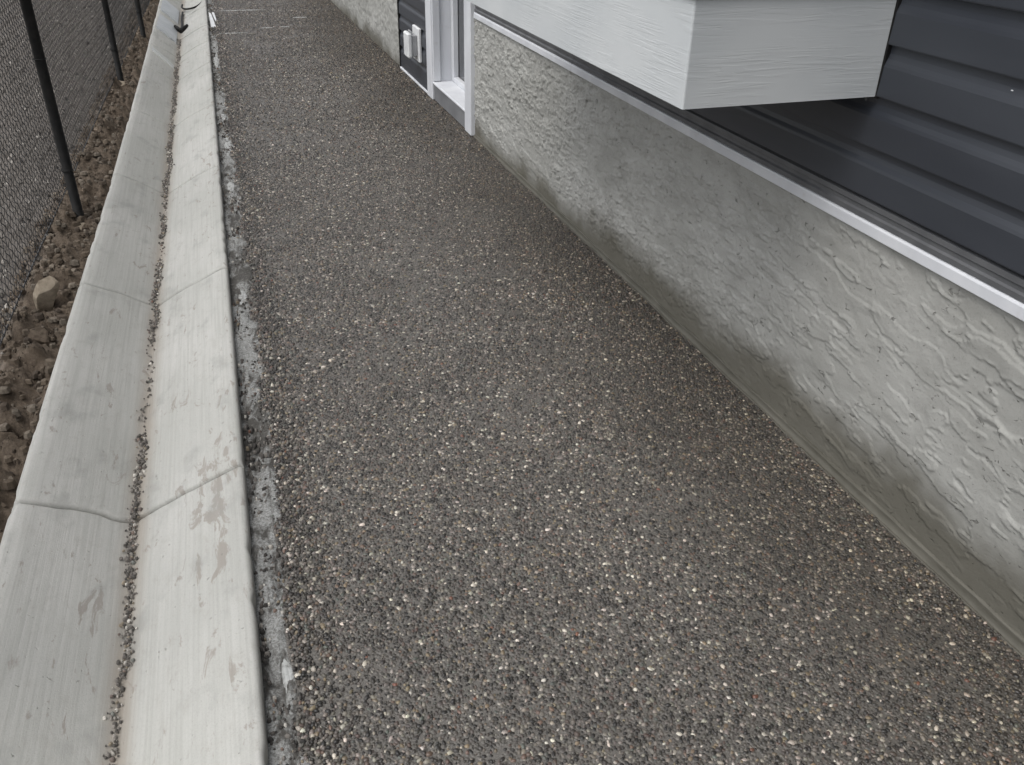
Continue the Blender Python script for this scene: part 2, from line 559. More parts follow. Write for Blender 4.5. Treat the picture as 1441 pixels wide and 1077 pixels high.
# dug soil beside the gutter and the yard behind the fence
ys = np.arange(0.6, 14.0, 0.026)
xs = np.concatenate([np.arange(-6.0, -2.0, 0.07), np.arange(-2.0, -1.05, 0.03), np.arange(-1.05, -0.60, 0.014)])
Y, X = np.meshgrid(ys, xs, indexing='ij')
clod = fbm(X * 13, Y * 13, 3, 4, 0.55)
rill = fbm(X * 6 + 3, Y * 5, 11, 3)
fine = fbm(X * 45, Y * 45, 23, 2)
strip = sstep(-0.98, -0.86, X)
Z = -0.035 + strip * ((clod - 0.5) * 0.15 + np.abs(rill - 0.5) * 0.12 - 0.012) + (1 - strip) * ((clod - 0.5) * 0.05 - 0.03 + (fbm(X * 0.7, Y * 0.35, 31, 3) - 0.5) * 0.16) + (fine - 0.5) * 0.020
Z = np.where(X > -0.695, np.minimum(Z, -0.03), Z)
Z -= sstep(-0.70, -0.62, X) * 0.06
V = np.stack([X, Y, Z], -1).reshape(-1, 3)
soil_z = Z.copy(); soil_x = xs; soil_y = ys
kind(link("soil_bank", mesh_np("soil_bank", V, grid(len(ys), len(xs))[:, ::-1], True), M['soil']), "structure")
def soil_at(px, py):
    i = np.clip(np.searchsorted(soil_y, py), 0, len(soil_y) - 1)
    j = np.clip(np.searchsorted(soil_x, px), 0, len(soil_x) - 1)
    return soil_z[i, j]

# ------------------------------------------------------------------ walkway
def walk_left(y):
    return np.interp(y, [0, 1.1, 2.1, 3.9, 8.8, 14], [-0.042, -0.040, -0.032, -0.030, -0.060, -0.075])
walk = bpy.data.objects.new("walkway", None)
col.objects.link(walk); kind(walk, "structure")
ys = np.linspace(0.2, 14.0, 460)
cx = np.linspace(0, 1, 12)
XL = walk_left(ys) + (fbm(ys * 9, ys * 0, 41, 4) - 0.5) * 0.045 - 0.008
XR = WX + WS * ys - 0.003
top = np.zeros((len(ys), 14, 3))
for k in range(12):
    top[:, k + 1, 0] = XL + (XR - XL) * cx[k]
top[:, 0, 0] = XL - 0.004
top[:, 13, 0] = XR
top[:, :, 1] = ys[:, None]
top[:, 0, 2] = -0.12
top[:, 13, 2] = -0.12
top[:, 1, 2] = -0.004
link("slab", mesh_np("slab", top.reshape(-1, 3), grid(len(ys), 14)[:, ::-1], False), M['walk'], walk)

PAL = np.array([(0.018, 0.017, 0.016), (0.036, 0.033, 0.030), (0.064, 0.058, 0.053), (0.100, 0.091, 0.083), (0.150, 0.138, 0.124),
                (0.21, 0.195, 0.175), (0.095, 0.070, 0.060), (0.15, 0.105, 0.083), (0.20, 0.165, 0.115), (0.35, 0.33, 0.295), (0.58, 0.555, 0.50), (0.105, 0.115, 0.105), (0.17, 0.08, 0.055)])
PRB = np.array([0.22, 0.18, 0.14, 0.12, 0.11, 0.10, 0.05, 0.03, 0.05, 0.065, 0.026, 0.03, 0.003]); PRB /= PRB.sum()

def stones_mesh(name, px, py, pz, ra, rb, hh, ang, colr, near=True, sub=0.0015):
    """domed stones sunk into a surface; near ones have two rings"""
    N = len(px)
    k = 6 if near else 5
    th = np.linspace(0, 2 * np.pi, k, endpoint=False)
    wob = 1 + (rng.random((N, k)) - 0.5) * 0.60
    ca, sa = np.cos(ang)[:, None], np.sin(ang)[:, None]
    ex = np.cos(th)[None] * ra[:, None] * wob
    ey = np.sin(th)[None] * rb[:, None] * wob
    rx = ex * ca - ey * sa; ry = ex * sa + ey * ca
    tx = (rng.random(N) - 0.5) * 0.5 * ra; ty = (rng.random(N) - 0.5) * 0.5 * rb
    if near:
        V = np.zeros((N, 13, 3))
        V[:, :6, 0] = px[:, None] + rx; V[:, :6, 1] = py[:, None] + ry; V[:, :6, 2] = (pz - sub)[:, None]
        f = 0.74
        V[:, 6:12, 0] = px[:, None] + rx * f + tx[:, None] * 0.3
        V[:, 6:12, 1] = py[:, None] + ry * f + ty[:, None] * 0.3
        V[:, 6:12, 2] = (pz + hh * 0.72)[:, None] + (rng.random((N, 6)) - 0.5) * hh[:, None] * 0.3
        V[:, 12, 0] = px + tx; V[:, 12, 1] = py + ty; V[:, 12, 2] = pz + hh
        j = np.arange(6); jn = (j + 1) % 6
        Q = np.stack([j, jn, jn + 6, j + 6], -1)
        T = np.stack([j + 6, jn + 6, np.full(6, 12)], -1)
        base = np.arange(N)[:, None, None] * 13
        fs = [(Q[None] + base).reshape(-1, 4), (T[None] + base).reshape(-1, 3)]
        nv = 13
    else:
        V = np.zeros((N, 6, 3))
        V[:, :5, 0] = px[:, None] + rx; V[:, :5, 1] = py[:, None] + ry; V[:, :5, 2] = (pz - sub)[:, None]
        V[:, 5, 0] = px + tx; V[:, 5, 1] = py + ty; V[:, 5, 2] = pz + hh
        j = np.arange(5); jn = (j + 1) % 5
        T = np.stack([j, jn, np.full(5, 5)], -1)
        fs = [(T[None] + np.arange(N)[:, None, None] * 6).reshape(-1, 3)]
        nv = 6
    me = mesh_np(name, V.reshape(-1, 3), fs, True)
    a = me.color_attributes.new("stone", 'FLOAT_COLOR', 'POINT')
    cc = np.ones((N, nv, 4), np.float32); cc[:, :, :3] = colr[:, None]
    a.data.foreach_set("color", cc.ravel())
    return me

def lay_stones(y0, y1, pitch, near, name):
    gy = np.arange(y0, y1, pitch * 0.866)
    gx = np.arange(-0.10, 1.56, pitch)
    GY, GX = np.meshgrid(gy, gx, indexing='ij')
    GX = GX + (np.arange(len(gy)) % 2)[:, None] * pitch * 0.5
    px = (GX + (rng.random(GX.shape) - 0.5) * pitch * 0.75).ravel()
    py = (GY + (rng.random(GY.shape) - 0.5) * pitch * 0.75).ravel()
    xl = walk_left(py) + (fbm(py * 9, py * 0, 41, 4) - 0.5) * 0.045 - 0.004
    xr = WX + WS * py - np.interp(py, [0, 5.2, 5.4, 14], [0.023, 0.017, 0.008, 0.008]) + (vnoise(py * 11, py * 0, 5) - 0.5) * 0.016
    keep = (px > xl) & (px < xr)
    # thin places where the paste still covers the stones
    cov = fbm(px * 3.1, py * 3.1, 77, 4)
    keep &= ~((cov > 0.64) & (rng.random(len(px)) < 0.30)) & (rng.random(len(px)) > 0.03)
    px, py = px[keep], py[keep]
    N = len(px)
    s = 0.62 + 0.75 * rng.random(N) ** 1.6
    ra = pitch * 0.52 * s * (1 + 0.40 * rng.random(N)); rb = pitch * 0.47 * s
    hh = (0.0006 + 0.0026 * rng.random(N)) * (0.7 + 0.6 * s) * (1.0 if near else 1.9)
    ci = rng.choice(len(PAL), N, p=PRB)
    colr = PAL[ci] * (0.75 + 0.5 * rng.random((N, 1))) * (1 + (rng.random((N, 3)) - 0.5) * 0.09) * np.array([1.03, 0.985, 0.93])
    tone = 0.80 + 0.42 * fbm(px * 1.6, py * 1.1, 55, 3)
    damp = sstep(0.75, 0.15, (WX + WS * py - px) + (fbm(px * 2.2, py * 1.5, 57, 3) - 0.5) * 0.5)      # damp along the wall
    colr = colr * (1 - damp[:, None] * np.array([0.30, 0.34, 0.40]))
    colr = colr * tone[:, None] * np.interp(py, [2.0, 4.5, 9.0], [0.95, 0.80, 0.74])[:, None]        # wetter further along
    me = stones_mesh(name, px, py, np.zeros(N), ra, rb, hh, rng.random(N) * np.pi, colr, near)
    o = link(name, me, M['stone'], walk); kind(o, "stuff")
    return o
lay_stones(0.50, 2.6, 0.0090, True, "exposed_aggregate")
lay_stones(2.6, 5.0, 0.0104, True, "exposed_aggregate")
lay_stones(5.0, 12.5, 0.0135, False, "exposed_aggregate")

# ------------------------------------------------------------------ gutter
gut = thing("drainage_gutter", "long pale V-shaped concrete gutter running between fence and walkway", "gutter", (-0.41, 0, -0.15))
def gut_edges(y):
    xl = np.interp(y, [0, 2.0, 2.86, 4.7, 7.5, 11.7, 15], [-0.712, -0.706, -0.696, -0.668, -0.654, -0.645, -0.64])
    xr = np.interp(y, [0, 1.1, 4.6, 11.6, 15], [-0.105, -0.108, -0.116, -0.133, -0.14])
    return xl, xr
PROF = [(0.0, -0.16), (0.0, -0.06), (0.0, 0.000), (0.004, 0.014), (0.012, 0.024), (0.026, 0.029)]
ts = np.linspace(0.07, 0.43, 11)
def build_section(y0, y1, dz, seed):
    L = y1 - y0
    inner = np.arange(y0 + 0.03, y1 - 0.015, 0.03)
    ends = np.array([0.0030, 0.0055, 0.0090, 0.0130, 0.0180])
    rings = np.concatenate([y0 + ends, inner, (y1 - ends)[::-1]])
    drop = np.zeros(len(rings)); dd = np.array([0.05, 0.0150, 0.0060, 0.0012, 0.0001]); drop[:5] = dd; drop[-5:] = dd[::-1]
    xl, xr = gut_edges(rings)
    chx = -0.413 + (vnoise(rings * 1.3, rings * 0, 8) - 0.5) * 0.012
    n_ = len(rings)
    cols = []
    for (dx, z) in PROF:
        cols.append((xl + dx, np.full(n_, z)))
    for t in np.linspace(0.16, 0.92, 9):                       # left slope
        cols.append((xl + 0.026 + (chx - 0.018 - xl - 0.026) * t, 0.029 - 0.127 * t - 0.010 * np.sin(t * np.pi) * -1 * np.ones(n_) * 0.6))
    for dx, z in ((-0.016, -0.097), (-0.006, -0.101), (0.006, -0.101), (0.018, -0.096)):
        cols.append((chx + dx, np.full(n_, z)))
    for t in np.linspace(0.08, 0.88, 9):                       # right slope
        cols.append((chx + 0.018 + (xr - 0.024 - chx - 0.018) * t, -0.096 + 0.126 * t + 0.006 * np.sin(t * np.pi) * np.ones(n_)))
    for (dx, z) in ((-0.016, 0.0325), (-0.007, 0.031), (-0.0015, 0.026), (0.0, 0.018), (0.002, -0.06), (0.002, -0.16)):
        cols.append((xr + dx, np.full(n_, z)))
    XX = np.stack([c_[0] for c_ in cols], 1); ZZ = np.stack([c_[1] for c_ in cols], 1)
    YY = np.repeat(rings[:, None], XX.shape[1], 1)
    # hand-tooled ends wander a little, lips are chipped
    fade0 = np.clip(1 - (YY - y0) / 0.09, 0, 1); fade1 = np.clip(1 - (y1 - YY) / 0.09, 0, 1)
    def wig(yj):
        return (fbm(XX * 13, XX * 0 + yj * 7.7, 91, 4, 0.6) - 0.5) * 0.024
    YY = YY + fade0 * wig(y0) + fade1 * wig(y1)
    ZZ = ZZ + (fbm(XX * 8, YY * 5, 61, 3) - 0.5) * 0.004 + dz
    ch = fbm(YY * 16, YY * 0 + 3, 71, 4)
    edge = np.zeros(XX.shape[1]); edge[-6:-1] = (0.3, 0.8, 1, 0.9, 0.3)
    XX = XX - edge[None] * sstep(0.60, 0.80, ch) * 0.005
    edge2 = np.zeros(XX.shape[1]); edge2[2:6] = (0.6, 1, 0.8, 0.3)
    XX = XX + edge2[None] * sstep(0.58, 0.78, fbm(YY * 14, YY * 0 + 9, 73, 4)) * 0.005
    top = slice(3, XX.shape[1] - 3)
    ZZ[:, top] -= drop[:, None]
    V = np.stack([XX + 0.41, YY, ZZ + 0.15], -1).reshape(-1, 3)
    return mesh_np("gutter_section", V, grid(n_, XX.shape[1])[:, ::-1], True)
joints = [-0.72, 0.69, 2.10, 3.51, 4.93, 6.34, 7.75, 8.45, 8.75, 9.25, 9.65, 10.25, 10.9, 12.0, 14.0]
for k in range(len(joints) - 1):
    dz = 0.0 if joints[k] < 7.7 else (0, 0.004, -0.003, 0.005, 0.0, 0.006, 0.002)[k % 7]
    link("gutter_section", build_section(joints[k], joints[k + 1], dz, k), M['gutter'], gut)
link("joint_bed", boxes_mesh("joint_bed", [(-0.24, 0.28, -0.7, 13.9, -0.04, 0.03)]), M['clod'], gut)

# gravel washed into the channel
N = 5200
py = 0.8 + rng.random(N) ** 0.8 * 8.8
dens = fbm(py * 3.2, py * 0, 101, 3)
keep = (dens > 0.40) | (rng.random(N) < 0.15)
py = py[keep]; N = len(py)
px = -0.415 + rng.normal(0, 0.0068, N) + (fbm(py * 5, py * 0, 103, 3) - 0.5) * 0.03
pz = -0.100 + np.abs(px + 0.413) * 0.35 + rng.random(N) * 0.004
r = 0.0020 + 0.0036 * rng.random(N) ** 2
ci = rng.choice(len(PAL), N, p=PRB)
colr = PAL[ci] * 1.1 + np.array([0.085, 0.080, 0.073])
link_o = link("channel_gravel", stones_mesh("channel_gravel", px, py, pz, r * 1.25, r, r * 1.3, rng.random(N) * np.pi, colr, True), M['loose'])
kind(link_o, "stuff"); tag(link_o, "loose dark pea gravel strung along the bottom of the gutter channel", "gravel")

# ------------------------------------------------------------------ slurry ribbon between gutter and walkway
ys = np.arange(0.3, 13.5, 0.010)
u = np.linspace(0, 1, 14)
xl, xr = gut_edges(ys)
xa = xr - 0.012; xb = walk_left(ys) + 0.016
XX = xa[:, None] + (xb - xa)[:, None] * u[None]
YY = np.repeat(ys[:, None], 14, 1)
lump = fbm(XX * 28, YY * 11, 111, 4, 0.55)
crest = fbm(XX * 9, YY * 3.1, 113, 3)
ZZ = -0.012 + (lump - 0.5) * 0.030 + (crest - 0.45) * 0.030 * np.sin(u * np.pi)[None] + 0.006 * u[None]
ZZ[:, 0] = -0.06
ZZ = np.minimum(ZZ, 0.012)
ZZ[:, -1] = -0.03
o = link("cement_slurry", mesh_np("cement_slurry", np.stack([XX, YY, ZZ], -1).reshape(-1, 3), grid(len(ys), 14)[:, ::-1], True), M['slurry'])
kind(o, "stuff"); tag(o, "rough grey cement overspill along the edge of the pebbled walkway", "cement")

N = 5200
py = 0.8 + rng.random(N) ** 1.3 * 10.5
g0 = gut_edges(py)[1]; g1 = walk_left(py)
px = g0 + 0.004 + (g1 - g0 + 0.01) * (1 - rng.random(N) ** 1.7)
keep = fbm(px * 14, py * 6, 115, 3) > 0.46
px, py = px[keep], py[keep]; N = len(px)
r = 0.0018 + 0.0042 * rng.random(N) ** 2
ci = rng.choice(len(PAL), N, p=PRB)
o = link("edge_grit", stones_mesh("edge_grit", px, py, np.full(N, -0.006) + rng.random(N) * 0.005, r * 1.25, r, r * 1.2, rng.random(N) * np.pi, PAL[ci] * 1.1 + 0.02, True, 0.006), M['loose'])
kind(o, "stuff"); tag(o, "loose grit and small stones on the cement overspill beside the gutter", "grit")

# ------------------------------------------------------------------ rocks, chips, lumps
def blob_mesh(name, sx, sy, sz, seed, lev=3, rough=0.35, flat=0.0):
    import bmesh
    bm = bmesh.new()
    bmesh.ops.create_icosphere(bm, subdivisions=lev, radius=1.0)
    v = np.array([q.co[:] for q in bm.verts])
    d = fbm(v[:, 0] * 1.7 + seed, v[:, 1] * 1.7 + v[:, 2] * 1.3, seed, 4, 0.55) - 0.5
    v = v * (1 + d * rough * 2)[:, None]
    rr = np.random.default_rng(seed)
    for _ in range(9):                                   # broken faces
        nrm = rr.normal(size=3); nrm /= np.linalg.norm(nrm)
        h = 0.50 + 0.30 * rr.random()
        over = v @ nrm - h
        v = v - np.clip(over, 0, None)[:, None] * nrm[None] * 0.96
    v = v * np.array([sx, sy, sz])
    for q, w in zip(bm.verts, v):
        q.co = w
    me = bpy.data.meshes.new(name)
    bm.to_mesh(me); bm.free()
    me.polygons.foreach_set("use_smooth", np.full(len(me.polygons), False))
    return me
def blob(name, label, cat, mat, loc, size, rot, seed, group=None, rough=0.35):
    o = link(name, blob_mesh(name, *size, seed, 3, rough), mat, None, loc, rot)
    return tag(o, label, cat, group)
blob("rock", "largest pale tan flat rock standing in soil beside the gutter", "rock", M['tan'], (-0.80, 3.47, 0.0), (0.060, 0.032, 0.110), (0.30, 0.28, 0.4), 27)
blob("soil_clod", "brown soil clod just in front of the tan rock", "clod", M['clod'], (-0.795, 3.19, -0.045), (0.045, 0.06, 0.045), (0.1, 0.2, 0.9), 9)
blob("soil_clod", "lumpy brown soil clod at the foot of the fence by the tan rock", "clod", M['clod'], (-0.865, 3.14, -0.045), (0.035, 0.04, 0.035), (0, 0.2, 0.3), 12)
blob("soil_clod", "large rounded brown clod nearest to the camera beside the gutter", "clod", M['clod'], (-0.80, 2.52, -0.045), (0.05, 0.06, 0.04), (0, 0.1, 0.6), 15)
blob("concrete_footing", "lump of grey footing concrete around the nearest fence post", "footing", M['tan'], (-0.815, 4.42, -0.060), (0.075, 0.085, 0.035), (0, 0, 0.2), 18, rough=0.2)
blob("concrete_footing", "lump of footing concrete around the second fence post", "footing", M['tan'], (-0.82, 7.45, -0.045), (0.075, 0.085, 0.03), (0, 0, 0.7), 21, rough=0.2)

def patch(name, label, cat, mat, cx, cy, lx, ly, h, seed, group=None, z0=-0.02):
    """low splash of set cement, also a thin pale streak, with a ragged outline"""
    nu, nv = 26, 12
    th = np.linspace(0, 2 * np.pi, nu, endpoint=False)
    rad = 1 + (fbm(np.cos(th) * 1.8 + seed, np.sin(th) * 1.8, seed, 4, 0.6) - 0.5) * 0.7
    rs = np.linspace(0.0, 1, nv)
    X = cx + lx * np.outer(rs, rad * np.cos(th)); Y = cy + ly * np.outer(rs, rad * np.sin(th))
    hz = z0 + h * (1 - rs ** 3)[:, None] * (0.55 + 0.9 * fbm(X * 60, Y * 40, seed + 3, 3))
    hz[-1] = z0 - 0.015
    V = np.stack([X, Y, hz], -1).reshape(-1, 3) - np.array([cx, cy, z0])
    F = grid(nv, nu)
    i = np.arange(nv - 1); a = i * nu + nu - 1
    F = np.concatenate([F, np.stack([a, a + nu, i * nu + nu, i * nu], -1)])
    o = link(name, mesh_np(name, V, F, True), mat, None, (cx, cy, z0))
    return tag(o, label, cat, group)
G_SP = "pale cement splashes beside the walkway"
patch("cement_splash", "pale cement splash in the edge strip nearest to the camera", "cement", M['pale'], -0.052, 1.335, 0.020, 0.105, 0.010, 31, G_SP)
patch("cement_splash", "long pale cement splash beside the walkway, third from the far end", "cement", M['pale'], -0.062, 5.47, 0.030, 0.26, 0.014, 33, G_SP, -0.015)
patch("cement_splash", "small bright cement splash, second from the far end of the edge strip", "cement", M['pale'], -0.072, 6.13, 0.026, 0.10, 0.018, 35, G_SP, -0.015)
patch("cement_splash", "small pale cement splash, fourth from the far end of the edge strip", "cement", M['pale'], -0.070, 4.68, 0.024, 0.10, 0.012, 37, G_SP, -0.015)
patch("cement_splash", "pale cement splash farthest along the edge strip, below the white shards", "cement", M['pale'], -0.082, 8.05, 0.032, 0.28, 0.016, 39, G_SP, -0.012)
patch("cement_splash", "narrow grey cement splash along the strip by the second gutter joint", "cement", M['pale'], -0.066, 3.30, 0.024, 0.30, 0.012, 43, G_SP, -0.018)

def plate(name, label, cat, mat, pts, th, z, tilt=(0, 0, 0)):
    pts = np.array(pts, float); c = pts.mean(0)
    k = len(pts); q = pts - c
    V = np.concatenate([np.c_[q, np.zeros(k)], np.c_[q, np.full(k, th)]])
    import bmesh
    bm = bmesh.new()
    vs = [bm.verts.new(p) for p in V]
    bm.faces.new(vs[:k][::-1]); bm.faces.new(vs[k:])
    for i in range(k):
        j = (i + 1) % k
        bm.faces.new([vs[i], vs[j], vs[k + j], vs[k + i]])
    bmesh.ops.recalc_face_normals(bm, faces=bm.faces)
    bmesh.ops.bevel(bm, geom=list(bm.edges), offset=th * 0.2, segments=1, affect='EDGES')
    me = bpy.data.meshes.new(name); bm.to_mesh(me); bm.free()
    return tag(link(name, me, mat, None, (c[0], c[1], z), tilt), label, cat)
plate("white_shard", "longer white broken shard lying in the far edge strip", "shard", M['plastic'], [(-0.118, 10.55), (-0.095, 10.5), (-0.055, 9.72), (-0.105, 9.70)], 0.008, 0.0, (0.02, 0.06, 0))
plate("white_shard", "shorter white broken shard touching the walkway at the far edge strip", "shard", M['plastic'], [(-0.085, 10.55), (-0.060, 10.55), (-0.045, 10.1), (-0.056, 10.02)], 0.008, 0.004, (0.02, -0.05, 0))
def slope_sheet(name, label, cat, mat, ya, yb, skew, t0, t1, th, rag):
    """thin sheet lying on the left slope of the gutter; t runs from the lip down to the channel"""
    nt, ny = 12, 24
    T, U = np.meshgrid(np.linspace(t0, t1, nt), np.linspace(0, 1, ny), indexing='ij')
    Yc = ya + (yb - ya) * U - skew * T + (fbm(T * 6, U * 0 + ya, 401, 3) - 0.5) * rag * (1 - 2 * U)
    xl_, _ = gut_edges(Yc)
    Xc = xl_ + 0.03 + (-0.436 - xl_ - 0.03) * T
    Zc = 0.030 - 0.125 * T + 0.008 * np.sin(T * np.pi) + 0.005 + (fbm(Xc * 12, Yc * 7, 403, 3) - 0.5) * 0.007
    org = np.array([-0.55, (ya + yb) / 2, -0.03])
    A = np.stack([Xc, Yc, Zc + th], -1).reshape(-1, 3) - org
    B_ = np.stack([Xc, Yc, Zc - 0.012], -1).reshape(-1, 3) - org
    n0 = nt * ny
    F = grid(nt, ny)
    rim = np.concatenate([np.arange(ny), np.arange(1, nt) * ny + ny - 1, (nt - 1) * ny + np.arange(ny - 2, -1, -1), np.arange(nt - 2, 0, -1) * ny])
    rn = np.roll(rim, -1)
    W = np.stack([rim, rn, rn + n0, rim + n0], -1)
    o = link(name, mesh_np(name, np.concatenate([A, B_]), [F[:, ::-1], W], False), mat, None, tuple(org))
    return tag(o, label, cat)
slope_sheet("slope_patch", "narrow pale mortar ridge across the left gutter slope, nearest of the patches", "patch", M['pale_smooth'], 8.47, 8.58, 0.30, 0.10, 0.98, 0.010, 0.05)
slope_sheet("slope_patch", "broad smooth bluish patch on the left gutter slope behind the narrow ridge", "patch", M['blue_grey'], 9.62, 10.45, 0.25, 0.06, 0.97, 0.006, 0.10)
slope_sheet("slope_patch", "farthest smooth bluish patch on the left gutter slope by the hose", "patch", M['blue_grey'], 10.75, 11.6, 0.25, 0.06, 0.97, 0.008, 0.10)

# hose with T fitting in the channel
hose = thing("drain_hose", "thin black hose with T-shaped fitting lying in the far gutter channel", "hose", (-0.405, 10.0, -0.095))
t = np.linspace(0, 1, 30)
pts = np.c_[0.004 * np.sin(t * 7), 0.05 + t * 1.15, 0.016 + 0.01 * t]
link("pipe", tube("pipe", pts, 0.011, 8), M['black'], hose)
th = np.linspace(-0.3, 1.25 * math.pi, 34)
pts = np.c_[0.11 - 0.115 * np.cos(th), 1.45 - 0.36 * np.sin(th) * 1.0, 0.045 + 0.055 * (1 - np.cos(th)) * 0.5 + 0.01]
link("loop", tube("loop", pts, 0.010, 8), M['black'], hose)
link("fitting", tube("fitting", [(-0.055, 0.10, 0.052), (-0.025, 0.03, 0.034), (0.0, 0.0, 0.022), (0.03, 0.05, 0.036), (0.065, 0.12, 0.055)], [0.014, 0.022, 0.026, 0.020, 0.013], 10), M['black'], hose)
link("collar", tube("collar", [(0, -0.03, 0.018), (0, 0.03, 0.02), (0, 0.10, 0.02)], [0.018, 0.021, 0.017], 10), M['black'], hose)

# clods and stones scattered on the soil
def scatter(name, label, n_, x0, x1, y0, y1, rmin, rmax, pal, mat, cat, seed, fine_=True):
    r_ = np.random.default_rng(seed)
    px = x0 + (x1 - x0) * r_.random(n_); py = y0 + (y1 - y0) * r_.random(n_)
    pz = soil_at(px, py) + 0.001
    r = rmin + (rmax - rmin) * r_.random(n_) ** 3
    colr = pal[r_.integers(0, len(pal), n_)] * (0.7 + 0.6 * r_.random((n_, 1)))
    me = stones_mesh(name, px, py, pz, r * (1 + 0.5 * r_.random(n_)), r, r * (0.7 + 0.7 * r_.random(n_)), r_.random(n_) * np.pi, colr, fine_, 0.004)
    me.polygons.foreach_set("use_smooth", np.zeros(len(me.polygons), bool))
    o = link(name, me, mat); kind(o, "stuff"); tag(o, label, cat)
SP = np.array([(0.11, 0.085, 0.062), (0.15, 0.12, 0.09), (0.085, 0.066, 0.05), (0.20, 0.17, 0.135)])
GP = np.array([(0.15, 0.14, 0.125), (0.10, 0.092, 0.083), (0.23, 0.21, 0.19), (0.32, 0.30, 0.27), (0.07, 0.065, 0.06)])
scatter("soil_crumbs", "brown soil crumbs and small clods between gutter and fence", 7000, -0.97, -0.70, 1.6, 13, 0.002, 0.017, SP, M['loose'], "soil", 3)
scatter("yard_gravel", "grey and tan gravel scattered over the yard behind the fence", 16000, -3.2, -0.90, 2.0, 13.5, 0.0025, 0.017, GP, M['loose'], "gravel", 4, False)

# ------------------------------------------------------------------ chain-link fence
fence = thing("chain_link_fence", "chain-link fence on black round posts along the soil bank", "fence", (-0.85, 1.4, -0.05))
FX, FY, FZ = -0.85, 1.4, -0.05
def fence_x(y):
    return np.interp(y, [0, 3, 4.4, 5.4, 9.7, 14], [-0.90, -0.895, -0.88, -0.87, -0.79, -0.72])
posts = [(-0.815, 1.45), (-0.787, 4.46), (-0.800, 7.50), (-0.722, 9.38), (-0.69, 12.4)]
TOP = 1.62
for (px, py) in posts:
    p = link("post", tube("post", [(0, 0, -0.15), (0, 0, 0.6), (0, 0, TOP)], 0.0225, 14), M['black'], fence, (px - FX, py - FY, 0))
    link("post_cap", tube("post_cap", [(0, 0, TOP - 0.02), (0, 0, TOP + 0.012), (0, 0, TOP + 0.03)], [0.026, 0.026, 0.010], 14), M['black'], p)
    for zt in (0.25, 0.75, 1.25):
        a_ = np.linspace(0, 2 * np.pi, 17)
        link("tie_band", tube("tie_band", np.c_[0.025 * np.cos(a_) - 0.003, 0.025 * np.sin(a_), np.full(17, zt)], 0.003, 5, False), M['black'], p)
pts = np.c_[fence_x(np.linspace(1.2, 12.6, 40)) - FX + 0.02, np.linspace(1.2, 12.6, 40) - FY, np.full(40, TOP - 0.05)]
link("top_rail", tube("top_rail", pts, 0.02, 10), M['black'], fence)
yy_ = np.linspace(1.2, 12.6, 140)
pts = np.c_[fence_x(yy_) - FX, yy_ - FY, 0.055 + 0.008 * np.sin(yy_ * 2.1)]
link("tension_wire", tube("tension_wire", pts, 0.003, 5), M['wire'], fence)
# woven zigzag wires
PIT = 0.025; R_ = 0.0016
nz = int((TOP - 0.10) / PIT)
VV, FF = [], []
wy = np.arange(1.25, 12.5, PIT)
k = np.arange(nz + 1)
zz = 0.045 + k * PIT
base = 0
tri = np.linspace(0, 2 * np.pi, 3, endpoint=False)
Fq = grid(nz + 1, 3)
i = np.arange(nz); a_ = i * 3 + 2
Fq = np.concatenate([Fq, np.stack([a_, a_ + 3, i * 3 + 3, i * 3], -1)])
for q, y0 in enumerate(wy):
    side = np.where(k % 2 == 0, 1.0, -1.0)
    if q % 2: side = -side
    yk = y0 + side * PIT * 0.54
    xk = fence_x(yk) + side * 0.0022 * (1 if q % 2 else -1) + 0.012 * math.sin(y0 * 1.9) * np.sin(zz / TOP * 3.0)
    P_ = np.stack([xk - FX, yk - FY, zz], -1)
    ring = np.stack([np.cos(tri) * R_ * 1.0, np.sin(tri) * R_ * 0.8, np.sin(tri + 0.5) * R_], -1)
    VV.append((P_[:, None] + ring[None]).reshape(-1, 3)); FF.append(Fq + base); base += (nz + 1) * 3
link("chain_link_mesh", mesh_np("chain_link_mesh", np.concatenate(VV), np.concatenate(FF), True), M['wire'], fence)

# ================================================================== THE HOUSE (local x < 0 points at the walkway)
house = thing("house", "house with parged foundation, white trim and charcoal lap siding", "house", (WX, 0, 0), H_ROT)

def parge_h(Y, Z):
    """trowelled relief, metres proud of the wall"""
    far = sstep(1.7, 3.3, Y + (fbm(Y * 2, Z * 3, 199, 2) - 0.5) * 1.5)
    wy = Y + (fbm(Y * 9, Z * 9, 201, 3) - 0.5) * 0.05 - Z * 0.10
    wz = Z + (fbm(Y * 9 + 9, Z * 12, 203, 3) - 0.5) * 0.035 + 0.05 * np.sin(Y * 2.1)
    h = np.zeros_like(Y)
    layers = ((3.2, 15, 0.53, 0.009, 0.0026, 1 - 0.5 * far), (5, 22, 0.55, 0.010, 0.0022, 1 - 0.3 * far), (9, 30, 0.56, 0.013, 0.0026, 1.0), (16, 38, 0.56, 0.018, 0.0024, 0.2 + 0.8 * far),
              (22, 28, 0.54, 0.022, 0.0038, 0.03 + 0.97 * far), (40, 46, 0.55, 0.04, 0.0032, 0.05 + 0.95 * far))
    for s, (fy, fz, t, w, a, wt) in enumerate(layers):
        nn = fbm(wy * fy, wz * fz, 211 + 7 * s, 4, 0.5)
        msk = sstep(0.36, 0.50, fbm(Y * 3.3 + 5 * s, Z * 5.5, 231 + s, 3)) * wt
        h += a * msk * sstep(t - w, t + w, nn)
        h += a * msk * 0.9 * np.exp(-((nn - t - w) / (w * 0.8)) ** 2)       # ridge left by the trowel edge
    h += (fbm(Y * 55, Z * 65, 241, 3, 0.65) - 0.5) * 0.0022 * (0.4 + 1.0 * far)
    return h * (0.30 + 0.70 * sstep(0.03, 0.16, Z))

